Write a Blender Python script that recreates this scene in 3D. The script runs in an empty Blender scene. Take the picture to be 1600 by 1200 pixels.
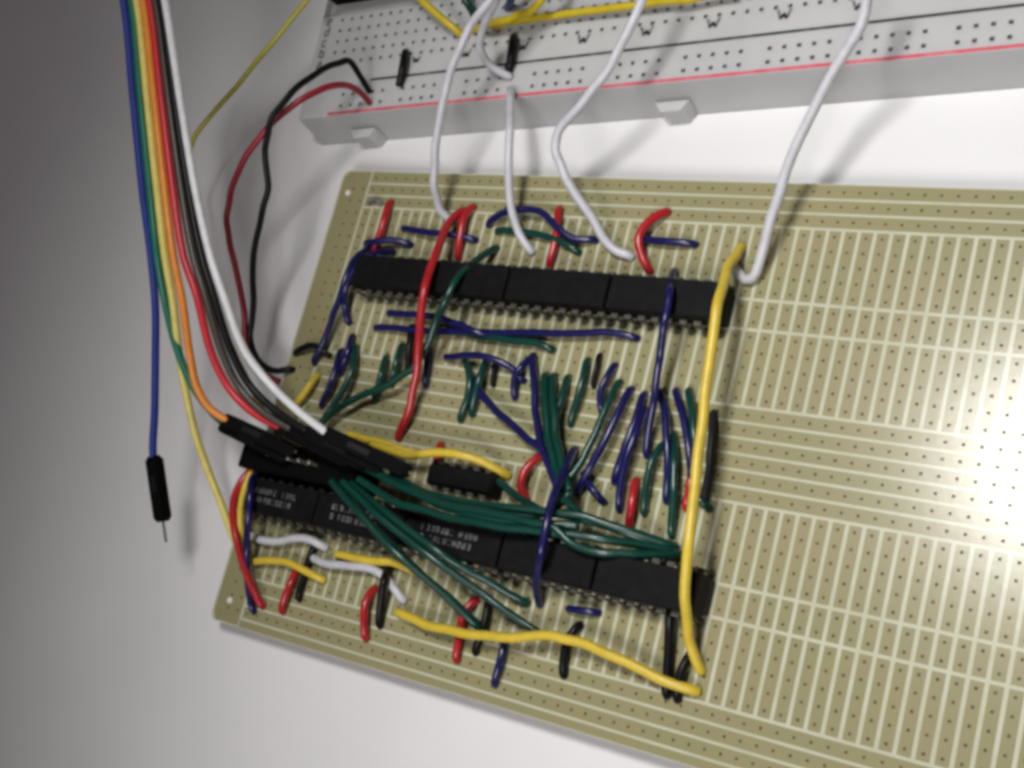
import bpy, bmesh, math, random
from mathutils import Vector, Matrix
random.seed(7)
scene = bpy.context.scene
MM = 0.001

# ------------------------------------------------------------------ camera
cam_data = bpy.data.cameras.new("camera")
cam = bpy.data.objects.new("camera", cam_data)
scene.collection.objects.link(cam)
cam.matrix_world = Matrix(((0.829970, -0.113761, 0.546084, 0.078111), (0.252282, 0.949689, -0.185594, -0.060431), (-0.497497, 0.291805, 0.816913, 0.185823), (0, 0, 0, 1)))
cam_data.sensor_fit = 'HORIZONTAL'
cam_data.sensor_width = 36.0
cam_data.lens = 44.387
cam_data.clip_start = 0.005
cam_data.clip_end = 20.0
scene.camera = cam

# ------------------------------------------------------------------ light
world = bpy.data.worlds.new("World")
scene.world = world
world.use_nodes = True
bg = world.node_tree.nodes["Background"]
bg.inputs[0].default_value = (1.0, 0.85, 0.87, 1)
bg.inputs[1].default_value = 0.022

def lamp(name, kind, loc, target, energy, colour, **kw):
    d = bpy.data.lights.new(name, kind)
    d.energy = energy
    d.color = colour
    for k, v in kw.items():
        setattr(d, k, v)
    o = bpy.data.objects.new(name, d)
    scene.collection.objects.link(o)
    o.location = [c * MM for c in loc]
    v = Vector(target) - Vector(loc)
    o.rotation_euler = v.to_track_quat('-Z', 'Y').to_euler()
    return o

lamp("desk_lamp", 'SPOT', (-0.6, 41.9, 293.7), (70, -22, 0), 2.75, (1.0, 0.99, 0.965),
     shadow_soft_size=0.034, spot_size=math.radians(98), spot_blend=1.0)
lamp("added_front_fill", 'SPOT', (70, -290, 330), (45, 25, 0), 3.1, (1.0, 0.975, 0.96),
     shadow_soft_size=0.07, spot_size=math.radians(66), spot_blend=1.0)  # added fill, brightens the breadboard front and softens shadows
lamp("added_high_fill", 'AREA', (-60, -900, 1300), (-40, -40, 0), 3.0, (1.0, 0.92, 0.935),
     shape='RECTANGLE', size=1.2, size_y=0.12)  # added fill from high behind the camera, lifts shadows and upright faces

vs = scene.view_settings
vs.view_transform = 'Standard'
vs.look = 'None'
vs.exposure = 0.0
vs.gamma = 1.0
scene.display_settings.display_device = 'sRGB'
scene.cycles.filter_width = 3.7
scene.cycles.use_denoising = True

# ------------------------------------------------------------------ materials
def material(name, colour, rough=0.4, spec=0.5, metal=0.0, noise=None, bump=None, coat=0.0, coat_rough=0.2):
    m = bpy.data.materials.new(name)
    m.use_nodes = True
    nt = m.node_tree
    b = nt.nodes["Principled BSDF"]
    b.inputs["Base Color"].default_value = (*colour, 1)
    b.inputs["Roughness"].default_value = rough
    b.inputs["Specular IOR Level"].default_value = spec
    b.inputs["Metallic"].default_value = metal
    b.inputs["Coat Weight"].default_value = coat
    b.inputs["Coat Roughness"].default_value = coat_rough
    tc = nt.nodes.new("ShaderNodeTexCoord")
    geo = nt.nodes.new("ShaderNodeNewGeometry")
    if noise:
        colour2, scale, lo, hi = noise
        n = nt.nodes.new("ShaderNodeTexNoise")
        n.inputs["Scale"].default_value = scale
        n.inputs["Detail"].default_value = 5
        n.inputs["Roughness"].default_value = 0.62
        nt.links.new(geo.outputs["Position"], n.inputs["Vector"])
        r = nt.nodes.new("ShaderNodeMapRange")
        r.inputs["From Min"].default_value = lo
        r.inputs["From Max"].default_value = hi
        nt.links.new(n.outputs["Fac"], r.inputs["Value"])
        mx = nt.nodes.new("ShaderNodeMix")
        mx.data_type = 'RGBA'
        mx.inputs[6].default_value = (*colour, 1)
        mx.inputs[7].default_value = (*colour2, 1)
        nt.links.new(r.outputs["Result"], mx.inputs[0])
        nt.links.new(mx.outputs[2], b.inputs["Base Color"])
    if bump:
        scale, strength, dist = bump
        n = nt.nodes.new("ShaderNodeTexNoise")
        n.inputs["Scale"].default_value = scale
        n.inputs["Detail"].default_value = 4
        nt.links.new(geo.outputs["Position"], n.inputs["Vector"])
        bp = nt.nodes.new("ShaderNodeBump")
        bp.inputs["Strength"].default_value = strength
        bp.inputs["Distance"].default_value = dist
        nt.links.new(n.outputs["Fac"], bp.inputs["Height"])
        nt.links.new(bp.outputs["Normal"], b.inputs["Normal"])
    return m

M = {}
M['table'] = material("white_laminate", (0.78, 0.775, 0.78), 0.42, 0.4, noise=((0.73, 0.725, 0.735), 22, 0.35, 0.7), bump=(900, 0.12, 0.0002))
M['laminate'] = material("pale_laminate", (0.53, 0.53, 0.41), 0.225, 0.46, noise=((0.45, 0.46, 0.32), 140, 0.35, 0.7), bump=(700, 0.05, 0.00015))
M['strip'] = material("olive_strip", (0.272, 0.264, 0.136), 0.225, 0.46, noise=((0.302, 0.265, 0.145), 70, 0.38, 0.66), bump=(700, 0.05, 0.00015))
M['core'] = material("laminate_edge", (0.24, 0.18, 0.11), 0.7, 0.2, noise=((0.17, 0.12, 0.09), 300, 0.3, 0.7))
M['hole'] = material('added_hole_fill', (0.26, 0.20, 0.12), 0.6, 0.2, noise=((0.13, 0.09, 0.055), 700, 0.4, 0.65))  # for hole walls and the shallow floors added to make holes less dark
M['chip'] = material("black_epoxy", (0.0045, 0.0045, 0.005), 0.55, 0.12, noise=((0.008, 0.008, 0.0085), 500, 0.4, 0.7), bump=(3000, 0.15, 0.0001))
M['socket'] = material("black_socket_plastic", (0.006, 0.006, 0.0065), 0.55, 0.2)
M['housing'] = material("black_housing_plastic", (0.003, 0.003, 0.003), 0.65, 0.06)
M['print'] = material("grey_chip_print", (0.16, 0.165, 0.17), 0.6, 0.2, noise=((0.05, 0.05, 0.054), 1600, 0.42, 0.62))
M['tin'] = material("tinned_metal", (0.72, 0.70, 0.62), 0.32, 0.5, metal=0.85, bump=(2500, 0.2, 0.0001))
M['pin'] = material('dull_tin_pin', (0.10, 0.097, 0.08), 0.5, 0.4, metal=0.5, bump=(2500, 0.2, 0.0001))
M['eyelet'] = material("bright_metal", (0.85, 0.83, 0.74), 0.3, 0.5, metal=0.1)
M['bb'] = material("white_abs", (0.53, 0.535, 0.535), 0.48, 0.3, noise=((0.485, 0.49, 0.49), 60, 0.35, 0.7), bump=(1200, 0.08, 0.0001))
M['bb'].node_tree.nodes['Principled BSDF'].inputs['Subsurface Weight'].default_value = 0.5
M['bb'].node_tree.nodes['Principled BSDF'].inputs['Subsurface Radius'].default_value = (1.0, 0.95, 0.9)
M['bb'].node_tree.nodes['Principled BSDF'].inputs['Subsurface Scale'].default_value = 0.005
M['bbhole'] = material("contact_metal", (0.36, 0.36, 0.37), 0.5, 0.5)
M['bbblack'] = material("black_print", (0.035, 0.04, 0.045), 0.6, 0.2, noise=((0.16, 0.17, 0.17), 420, 0.5, 0.72))
M['bbred'] = material("red_print", (0.62, 0.10, 0.14), 0.6, 0.2, noise=((0.66, 0.22, 0.26), 420, 0.45, 0.7))
M['bbmark'] = material("grey_print", (0.11, 0.115, 0.115), 0.6, 0.2, noise=((0.26, 0.27, 0.27), 900, 0.42, 0.68))
PVC = dict(
    white=(0.58, 0.58, 0.62), red=(0.42, 0.016, 0.022), darkred=(0.30, 0.010, 0.022), black=(0.006, 0.006, 0.007),
    charcoal=(0.022, 0.021, 0.025), blue=(0.010, 0.010, 0.082), blue2=(0.02, 0.05, 0.16), green=(0.005, 0.048, 0.035),
    yellow=(0.68, 0.50, 0.05), yellow2=(0.58, 0.44, 0.02), yellow3=(0.78, 0.66, 0.17), lime=(0.50, 0.47, 0.04),
    orange=(0.80, 0.27, 0.03), red2=(0.58, 0.02, 0.035), brown=(0.055, 0.045, 0.035), green2=(0.008, 0.17, 0.10), blue3=(0.018, 0.040, 0.27), white2=(0.76, 0.76, 0.78), grey=(0.16, 0.16, 0.17))
for k, c in PVC.items():
    dark = tuple(x * 0.86 for x in c)
    M['pvc_' + k] = material("pvc_" + k, c, 0.25 if k in ("blue", "green", "red") else 0.36, 0.2 if k in ("black", "charcoal") else 0.5, noise=(dark, 500, 0.4, 0.65), bump=(900, 0.08, 0.0002))

# ------------------------------------------------------------------ helpers
COL = scene.collection
def mesh_obj(name, verts, faces, mat, parent=None, smooth=False, loc=None):
    me = bpy.data.meshes.new(name)
    me.from_pydata([(x * MM, y * MM, z * MM) for x, y, z in verts], [], faces)
    mats = mat if isinstance(mat, list) else [mat]
    for m in mats:
        me.materials.append(m)
    if smooth:
        me.polygons.foreach_set("use_smooth", [True] * len(me.polygons))
    me.update()
    o = bpy.data.objects.new(name, me)
    COL.objects.link(o)
    if loc:
        o.location = [c * MM for c in loc]
    if parent:
        o.parent = parent
    return o
def share(o, name, parent, loc, rotz=0.0):
    c = o.copy()
    c.name = name
    COL.objects.link(c)
    c.parent = parent
    c.location = [v * MM for v in loc]
    c.rotation_euler = (0, 0, rotz)
    return c
def tag(o, label=None, cat=None, group=None, kind=None):
    if label: o["label"] = label
    if cat: o["category"] = cat
    if group: o["group"] = group
    if kind: o["kind"] = kind
    return o
def empty(name, loc, rotz=0.0):
    o = bpy.data.objects.new(name, None)
    o.empty_display_size = 0.004
    COL.objects.link(o)
    o.location = [c * MM for c in loc]
    o.rotation_euler = (0, 0, rotz)
    return o

class MB:
    def __init__(s): s.v = []; s.f = []; s.mi = []
    def face(s, pts, mi=0):
        n = len(s.v); s.v += list(pts); s.f.append(list(range(n, n + len(pts)))); s.mi.append(mi)
    def box(s, x0, x1, y0, y1, z0, z1, bev=0.0, taper=0.0, mi=0):
        # bevelled on the top and vertical edges; taper pulls the top in
        def ring(z, ins, c):
            a, b, d, e = x0 + ins, x1 - ins, y0 + ins, y1 - ins
            if c <= 0: return [(a, d, z), (b, d, z), (b, e, z), (a, e, z)]
            return [(a + c, d, z), (b - c, d, z), (b, d + c, z), (b, e - c, z), (b - c, e, z), (a + c, e, z), (a, e - c, z), (a, d + c, z)]
        rs = [ring(z0, 0, bev), ring(z1 - bev, taper, bev)]
        if bev > 0: rs.append(ring(z1, taper + bev, bev * 0.6))
        n = len(rs[0])
        base = len(s.v)
        for r in rs: s.v += r
        for k in range(len(rs) - 1):
            for i in range(n):
                j = (i + 1) % n
                s.f.append([base + k * n + i, base + k * n + j, base + (k + 1) * n + j, base + (k + 1) * n + i]); s.mi.append(mi)
        s.f.append([base + (len(rs) - 1) * n + i for i in range(n)]); s.mi.append(mi)
        s.f.append([base + i for i in reversed(range(n))]); s.mi.append(mi)
    def build(s, name, mat, parent=None, smooth=False, loc=None):
        o = mesh_obj(name, s.v, s.f, mat, parent, smooth, loc)
        if any(s.mi): o.data.polygons.foreach_set("material_index", s.mi)
        return o
    def cell(s, x0, x1, y0, y1, z, c=None, r=0.4, zb=None, square=False, mi=0, mi_wall=0, mi_floor=None):
        # one rectangle of a sheet, with a real hole of radius r round c whose wall reaches down to zb
        if c is None:
            s.face([(x0, y0, z), (x1, y0, z), (x1, y1, z), (x0, y1, z)], mi); return
        cx, cy = c
        if square:
            out = [(x0, y0), (x1, y0), (x1, y1), (x0, y1)]
            inn = [(cx - r, cy - r), (cx + r, cy - r), (cx + r, cy + r), (cx - r, cy + r)]
        else:
            out = [(x0, y0), (cx, y0), (x1, y0), (x1, cy), (x1, y1), (cx, y1), (x0, y1), (x0, cy)]
            inn = [(cx + r * math.cos(math.radians(a)), cy + r * math.sin(math.radians(a))) for a in (225, 270, 315, 0, 45, 90, 135, 180)]
        n = len(out); b = len(s.v)
        s.v += [(x, y, z) for x, y in out] + [(x, y, z) for x, y in inn] + [(x, y, zb) for x, y in inn]
        for i in range(n):
            j = (i + 1) % n
            s.f.append([b + i, b + j, b + n + j, b + n + i]); s.mi.append(mi)
            s.f.append([b + n + i, b + n + j, b + 2 * n + j, b + 2 * n + i]); s.mi.append(mi_wall)
        if mi_floor is not None:
            s.f.append([b + 2 * n + i for i in range(n)]); s.mi.append(mi_floor)

def smooth_path(pts, step=1.1):
    P = [Vector(p) for p in pts]
    P = [P[0] + (P[0] - P[1]) * 0.01] + P + [P[-1] + (P[-1] - P[-2]) * 0.01]
    out = []
    for i in range(1, len(P) - 2):
        p0, p1, p2, p3 = P[i - 1], P[i], P[i + 1], P[i + 2]
        n = max(2, min(9, int((p2 - p1).length / step) + 1))
        def tj(t, a, b): return t + max((b - a).length, 1e-4) ** 0.5
        t0 = 0.0; t1 = tj(t0, p0, p1); t2 = tj(t1, p1, p2); t3 = tj(t2, p2, p3)
        for k in range(n):
            t = t1 + (t2 - t1) * k / n
            a1 = p0 * ((t1 - t) / (t1 - t0)) + p1 * ((t - t0) / (t1 - t0))
            a2 = p1 * ((t2 - t) / (t2 - t1)) + p2 * ((t - t1) / (t2 - t1))
            a3 = p2 * ((t3 - t) / (t3 - t2)) + p3 * ((t - t2) / (t3 - t2))
            b1 = a1 * ((t2 - t) / (t2 - t0)) + a2 * ((t - t0) / (t2 - t0))
            b2 = a2 * ((t3 - t) / (t3 - t1)) + a3 * ((t - t1) / (t3 - t1))
            out.append(b1 * ((t2 - t) / (t2 - t1)) + b2 * ((t - t1) / (t2 - t1)))
    out.append(P[-2])
    return out
def tube(pts, r, sides=9, cap=True):
    v, f = [], []
    up = None
    n = len(pts)
    for i, p in enumerate(pts):
        t = (pts[min(i + 1, n - 1)] - pts[max(i - 1, 0)])
        t = t.normalized() if t.length > 1e-9 else Vector((0, 0, 1))
        if up is None:
            up = Vector((0, 0, 1)) if abs(t.z) < 0.9 else Vector((1, 0, 0))
        s = t.cross(up)
        if s.length < 1e-6: s = t.cross(Vector((0, 1, 0)))
        s.normalize(); up = s.cross(t).normalized()
        for k in range(sides):
            a = 2 * math.pi * k / sides
            q = p + (s * math.cos(a) + up * math.sin(a)) * r
            v.append(tuple(q))
    for i in range(n - 1):
        for k in range(sides):
            j = (k + 1) % sides
            f.append([i * sides + k, i * sides + j, (i + 1) * sides + j, (i + 1) * sides + k])
    if cap:
        f.append(list(reversed(range(sides)))); f.append([(n - 1) * sides + k for k in range(sides)])
    return v, f

# ------------------------------------------------------------------ table
mb = MB()
N = 12
for i in range(N):
    for j in range(N):
        x0, x1 = -700 + 1400 * i / N, -700 + 1400 * (i + 1) / N
        y0, y1 = -600 + 1200 * j / N, -600 + 1200 * (j + 1) / N
        mb.cell(x0, x1, y0, y1, 0.0)
tag(mb.build("table", M['table']), kind="structure")

# ------------------------------------------------------------------ perforated board
P = 2.54
ZT = 4.4                    # top of the strips
ZS = 4.36                   # top of the laminate sheet
ZB = 2.8                    # underside
UL, UR, VT, VB = -38.0, 25.0, -8.06, 28.66
HR = 0.255
board = empty("perforated_board", (UL * P, -VB * P, 0))
tag(board, "olive perforated circuit board carrying two rows of black chips", "circuit board")
bx, by = UL * P, -VB * P
def L(u, v): return u * P - bx, -v * P - by
CR = 2.6
def corner(cx, cy, sx, sy, r=CR, n=5):
    return [(cx + sx * r * (1 - math.sin(a)) , cy + sy * r * (1 - math.cos(a))) for a in [math.pi / 2 * k / n for k in range(n + 1)]]
# laminate sheet: shallow holes with a floor added just below the surface
mb = MB()
us = [UL] + [k for k in range(-37, 26)]
vs_ = [VT] + [k for k in range(-7, 29)] + [VB]
def hole_at(i, j):
    u0, u1, v0, v1 = us[i], us[i + 1], vs_[j], vs_[j + 1]
    return u0 >= -37 and v1 - v0 > 0.9
for i in range(len(us) - 1):
    for j in range(len(vs_) - 1):
        (x0, y1), (x1, y0) = L(us[i], vs_[j]), L(us[i + 1], vs_[j + 1])
        ci, cj = i in (0, len(us) - 2), j in (0, len(vs_) - 2)
        if i == 0 and j in (0, len(vs_) - 2):
            # rounded corners on the left end
            if j == 0: mb.face([(x1, y0, ZS), (x1, y1, ZS), (x0 + 1.6, y1, ZS), (x0 + .75, y1 - .22, ZS), (x0 + .22, y1 - .75, ZS), (x0, y1 - 1.6, ZS), (x0, y0, ZS)])
            else: mb.face([(x0, y1, ZS), (x0, y0 + 1.5, ZS), (x0 + .22, y0 + .75, ZS), (x0 + .75, y0 + .22, ZS), (x0 + 1.6, y0, ZS), (x1, y0, ZS), (x1, y1, ZS)])
        elif hole_at(i, j):
            c = ((x0 + x1) / 2, L(0, vs_[j + 1] - .5)[1])
            mb.cell(x0, x1, y0, y1, ZS, c, HR, ZS - .32, mi_wall=2, mi_floor=2)
        else:
            mb.cell(x0, x1, y0, y1, ZS)
xl, yb = L(UL, VB); xr, yt = L(UR, VT)
outl = [(xl, yb + 1.5), (xl + .22, yb + .75), (xl + .75, yb + .22), (xl + 1.6, yb), (xr, yb), (xr, yt), (xl + 1.6, yt), (xl + .75, yt - .22), (xl + .22, yt - .75), (xl, yt - 1.6)]
for k in range(len(outl)):
    (ax, ay), (cx, cy) = outl[k], outl[(k + 1) % len(outl)]
    mb.face([(ax, ay, ZB), (cx, cy, ZB), (cx, cy, ZS), (ax, ay, ZS)], 1)
sheet = mb.build("laminate_sheet", [M['laminate'], M['core'], M['hole']], board)

def strip_mesh(n, along_v, w0, w1, first=0.11, last=0.11, holes=True):
    # a strip of n cells; along_v: runs towards +v (world -y); local origin at its first corner
    mb = MB()
    T = ZT - ZS
    for k in range(n):
        a0 = k * P + (first * P if k == 0 else 0)
        a1 = (k + 1) * P - (last * P if k == n - 1 else 0)
        c = (k + .5) * P
        b0, b1 = w0 * P, w1 * P
        if along_v: mb.cell(b0, b1, -a1, -a0, T, (P / 2, -c) if holes else None, HR, -0.01)
        else: mb.cell(a0, a1, -b1, -b0, T, (c, -P / 2) if holes else None, HR, -0.01)
    a0, a1, b0, b1 = first * P, n * P - last * P, w0 * P, w1 * P
    if along_v: R = [(b0, -a1), (b1, -a1), (b1, -a0), (b0, -a0)]
    else: R = [(a0, -b1), (a1, -b1), (a1, -b0), (a0, -b0)]
    for k in range(4):
        (ax, ay), (cx, cy) = R[k], R[(k + 1) % 4]
        mb.face([(ax, ay, -0.01), (cx, cy, -0.01), (cx, cy, T), (ax, ay, T)])
    return mb
U0 = -35
VG = [(-5, 5), (0, 2), (2, 5), (13, 5), (18, 2), (20, 5)]      # first row, number of holes
protos = {}
def visible(u, v, n):
    # strips that the photograph shows nothing of go into one joined part
    if v >= 13:  lim = (1.5 if v >= 20 else 6.5) + (25 - v) * 0.75 + 8.5
    else: lim = 17.5 if v >= 2 else 16.5
    return u <= lim
extra = MB()
count = 0
G = 0.125
for v, n in VG:
    for u in range(U0, 25):
        under = (v == 0 and -32 <= u < -2) or (v == 18 and u < 1)
        if under or not visible(u, v, n) or (v in (13, 18, 20) and u < -30) or (u > 14 and v < 13 and n == 2) or count >= 285:
            src = strip_mesh(n, True, G, 1 - G)
            x, y = L(u, v); b = len(extra.v)
            extra.v += [(a + x, c + y, d) for a, c, d in src.v]
            extra.f += [[q + b for q in f] for f in src.f]; extra.mi += src.mi
            continue
        x, y = L(u, v)
        if n not in protos:
            protos[n] = strip_mesh(n, True, G, 1 - G).build("strip", M['strip'], board, loc=(x, y, ZS))
        else:
            share(protos[n], "strip", board, (x, y, ZS))
        count += 1
tag(extra.build("strip_field", M['strip'], board, loc=(0, 0, ZS)), kind="stuff")
first_long = None
for v in (-7, -6, 7, 8, 9, 10, 11, 12, 25, 26, 27):
    x, y = L(U0, v)
    if first_long is None:
        first_long = strip_mesh(60, False, 0.09, 0.91).build("long_strip", M['strip'], board, loc=(x, y, ZS))
    else:
        share(first_long, "long_strip", board, (x, y, ZS))
x, y = L(U0, -8)
strip_mesh(60, False, 0.02, 0.91).build("long_strip", M['strip'], board, loc=(x, y, ZS))
# plain margins at the left end and along the bottom edge
mb = MB(); T = ZT - ZS
for k in range(-7, 28):
    for u in (-37, -36):
        x0, y1 = L(u + (0.0), k); x1, y0 = L(u + 1 - (0.12 if u == -36 else 0), k + 1)
        if u == -37: x0 -= 0.8 * P
        mb.cell(x0, x1, y0, y1, T, (L(u + .5, 0)[0], (y0 + y1) / 2), HR, -0.01)
x0, y1 = L(-37.8, 28); x1, y0 = L(-35.12, 28.55)
mb.face([(x0, y1, T), (x0 + .9, y0, T), (x1, y0, T), (x1, y1, T)])
x0, y1 = L(-37.8, -7.98); x1, y0 = L(-35.12, -7)
mb.face([(x0, y0, T), (x1, y0, T), (x1, y1, T), (x0 + 1.2, y1, T), (x0, y1 - 1.2, T)])
mb.build("margin", M['strip'], board, loc=(0, 0, ZS))
mb = MB()
x0, y1 = L(-35, 28.09); x1, y0 = L(24.9, 28.6)
mb.face([(x0, y0, T), (x1, y0, T), (x1, y1, T), (x0, y1, T)])
mb.build("margin", M['strip'], board, loc=(0, 0, ZS))
for u, v in ((-36.9, -6.1), (-36.5, 26.95)):
    x, y = L(u, v)
    vv, ff = tube([Vector((x, y, ZT - .5)), Vector((x, y, ZT + .12)), Vector((x, y, ZT + .22))], 0.62, 10)
    mesh_obj("eyelet", vv, ff, M['eyelet'], board)

# ------------------------------------------------------------------ chips
def pin_mesh():
    mb = MB()
    mb.box(-.62, .62, -.16, .16, 2.0, 4.1)          # shoulder
    mb.box(-.25, .25, -.14, .14, -ZT, 2.0)          # leg down through the board
    mb.box(-.62, .62, -.16, 1.0, 3.9, 4.15)         # bend into the body
    # tinned joint where the leg enters the hole
    for k in range(8):
        a, b = 2 * math.pi * k / 8, 2 * math.pi * (k + 1) / 8
        mb.face([(.75 * math.cos(a), .75 * math.sin(a), 0.02), (.75 * math.cos(b), .75 * math.sin(b), 0.02), (.28 * math.cos(b), .28 * math.sin(b), .9), (.28 * math.cos(a), .28 * math.sin(a), .9)])
    return mb
pin_proto = None
def chip(u0, ncols, v, label, marking=None, seed=1):
    global pin_proto
    rnd = random.Random(seed)
    cx, cy = (u0 + (ncols - 1) / 2) * P, -v * P
    t = empty("chip", (cx, cy, ZT))
    tag(t, label, "chip", "black chips in two rows")
    hl = (ncols - 1) / 2 * P + 1.18
    mb = MB(); mb.box(-hl + .02, hl - .02, -2.75, 2.75, 0.5, 2.7, 0.12)
    mb.build("socket", M['socket'], t)
    mb = MB(); mb.box(-hl, hl, -3.2, 3.2, 2.72, 6.1, 0.14, 0.16)
    body = mb.build("body", M['chip'], t)
    # notch at the left end, a shallow half ring
    mb = MB()
    for k in range(8):
        a, b = -math.pi / 2 + math.pi * k / 8, -math.pi / 2 + math.pi * (k + 1) / 8
        x = -hl + .45
        mb.face([(x + .75 * math.cos(a), .75 * math.sin(a), 6.12), (x + 1.0 * math.cos(a), 1.0 * math.sin(a), 6.12), (x + 1.0 * math.cos(b), 1.0 * math.sin(b), 6.12), (x + .75 * math.cos(b), .75 * math.sin(b), 6.12)])
    mb.build("notch", M['socket'], body)
    if marking:
        mb = MB()
        def stroke(x0, x1, y0, y1): mb.face([(x0, y0, 6.125), (x1, y0, 6.125), (x1, y1, 6.125), (x0, y1, 6.125)])
        w, h, s = 0.70, 1.05, 0.22
        for row, (y, n, gap, x00) in enumerate(((0.35, 12, (7,), -6.3), (-1.35, 11, (1,), -6.2))):
            x = x00
            for k in range(n):
                if k in gap: x += 0.9; continue
                left, right, top, mid, bot = (rnd.random() < .72 for _ in range(5))
                if left: stroke(x, x + s, y, y + h)
                if right: stroke(x + w - s, x + w, y, y + h)
                if top: stroke(x + s, x + w - s, y + h - s, y + h)
                if mid: stroke(x + s, x + w - s, y + h / 2 - s / 2, y + h / 2 + s / 2)
                if bot or not (left or right): stroke(x + s, x + w - s, y, y + s)
                x += 1.0
        mb.build("printed_marking", M['print'], body)
    for k in range(ncols):
        x = (k - (ncols - 1) / 2) * P
        for sy in (-1, 1):
            if pin_proto is None:
                pin_proto = pin_mesh().build("pin", M['pin'], t, loc=(x, sy * 1.5 * P, 0))
                pin_proto.rotation_euler = (0, 0, 0 if sy < 0 else math.pi)
            else:
                share(pin_proto, "pin", t, (x, sy * 1.5 * P, 0), 0 if sy < 0 else math.pi)
    return t
chip(-9.5, 8, 1, "blank black chip at the right end of the upper row, crossed by the blue wire")
chip(-17.5, 8, 1, "blank black chip in the upper row, second from its right end")
chip(-24.5, 7, 1, "black chip in the upper row under the long red and green wires")
chip(-31.5, 7, 1, "black chip at the left end of the upper row, by the bent blue wires")
chip(-36.5, 8, 19, "printed black chip at the left end of the lower row", True, 3)
chip(-28.5, 8, 19, "printed black chip half covered by green wires, second in the lower row", True, 4)
chip(-20.5, 8, 19, "black chip with the clearest grey print, middle of the lower row", True, 5)
chip(-12.5, 7, 19, "blank black chip in the lower row, crossed by the blue wire")
chip(-5.5, 7, 19, "blank black chip at the right end of the lower row, under the yellow wire")

# small chip under the bowed yellow wire
t = empty("small_chip", (-18.3 * P, -14.9 * P, ZT))
tag(t, "small squat black chip under the bowed yellow wire", "chip")
mb = MB(); mb.box(-7.3, 7.3, -2.2, 2.3, 0.4, 3.6, 0.5, 0.35)
mb.build("body", M['chip'], t)
for k in range(5):
    for sy in (-1, 1):
        share(pin_proto, "pin", t, ((k - 2) * P, sy * 2.35, -1.4), 0 if sy < 0 else math.pi)

# pin header that the ribbon housings lean on, enlarged to stand in for shadow
t = empty("pin_header", (-31.4 * P, -16.1 * P, ZT))
tag(t, "black pin header block, enlarged in place of shadow, behind the ribbon housings, above the printed chip", "pin header")
mb = MB(); mb.box(-14, 14, -3.05, 2.9, 0.0, 7.8, 0.3)
mb.build("block", M['housing'], t)
for k in range(5):
    mb = MB(); mb.box(-.32, .32, -.32, .32, -ZT, 10.2, .12)
    mb.build("pin", M['tin'], t, loc=((k - 2) * P, 0, 0))

# ------------------------------------------------------------------ breadboard
BT = 9.0
BA = math.radians(4.6177)
BO = (-53.06, 38.90)
bb = empty("breadboard", (BO[0], BO[1], 0), BA)
tag(bb, "white solderless breadboard with red and black rail lines, at the back", "breadboard")
mb = MB()
def bb_hole(i, j):
    if j in (0, -1): return (i % 6) != 5 and -18 <= i <= 40
    return j in (3, 4, 5, 6, 7, 10, 11, 12, 13, 14) and -20 <= i <= 39
X0, X1, Y0, Y1 = -22.2, 41.2, -1.84, 19.2
YF = -2.5                  # foot of the front face, sloped outward to catch more lamp light
xs = [X0] + [k + .5 for k in range(-22, 41)] + [X1]
ys = [Y0] + [k + .5 for k in range(-2, 19)] + [Y1]
for i in range(len(xs) - 1):
    for j in range(len(ys) - 1):
        ii, jj = round((xs[i] + xs[i + 1]) / 2), round((ys[j] + ys[j + 1]) / 2)
        full = xs[i + 1] - xs[i] > .95 and ys[j + 1] - ys[j] > .95
        a = (xs[i] * P, xs[i + 1] * P, ys[j] * P, ys[j + 1] * P)
        if full and bb_hole(ii, jj): mb.cell(*a, BT, (ii * P, jj * P), 0.34, BT - 2.2, square=True, mi_wall=1, mi_floor=1)
        elif jj == 8.0 or jj == 9.0: mb.cell(*a, BT - 1.8)
        else: mb.cell(*a, BT)
bev = .35
R = [(X0, Y0), (X1, Y0), (X1, Y1), (X0, Y1)]
for k in range(4):
    (ax, ay), (cx, cy) = R[k], R[(k + 1) % 4]
    fy = lambda q: YF if q == Y0 else q
    mb.face([(ax * P, fy(ay) * P, 0), (cx * P, fy(cy) * P, 0), (cx * P, cy * P, BT), (ax * P, ay * P, BT)])
for y in (7.5, 9.5):
    mb.face([(X0 * P, y * P, BT - 1.8), (X1 * P, y * P, BT - 1.8), (X1 * P, y * P, BT), (X0 * P, y * P, BT)])
body = mb.build("body", [M['bb'], M['bbhole']], bb)
def flat(name, x0, x1, y0, y1, m, z=BT + .02):
    mb = MB()
    n = 30
    for k in range(n):
        a, b = x0 + (x1 - x0) * k / n, x0 + (x1 - x0) * (k + 1) / n
        mb.cell(a * P, b * P, y0 * P, y1 * P, z)
    return mb.build(name, m, bb)
flat("rail_line", -15.5, 40.5, 0.95, 1.16, M['bbblack'])
flat("rail_line", -19.2, 40.5, -1.78, -1.52, M['bbred'])
mb = MB()
mb.face([(X0 * P, 1.55 * P, BT - .3), (X1 * P, 1.55 * P, BT - .3), (X1 * P, 1.62 * P, BT + .012), (X0 * P, 1.62 * P, BT + .012)])
for k, xx in enumerate((-16.6, 10.7, 37.6)):
    mb = MB()
    pts = [(-3.3, 0), (3.3, 0), (1.9, -1.9), (-1.9, -1.9)]
    z0, z1 = 0.2, 5.0
    for a in range(4):
        (ax, ay), (cx, cy) = pts[a], pts[(a + 1) % 4]
        mb.face([(ax, ay, z0), (ax, ay, z1), (cx, cy, z1), (cx, cy, z0)])
    mb.face([(x, y, z1) for x, y in reversed(pts)]); mb.face([(x, y, z0) for x, y in pts])
    mb.build("dovetail_tab", M['bb'], bb, loc=(xx * P, YF * P + .35, 0))
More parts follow.
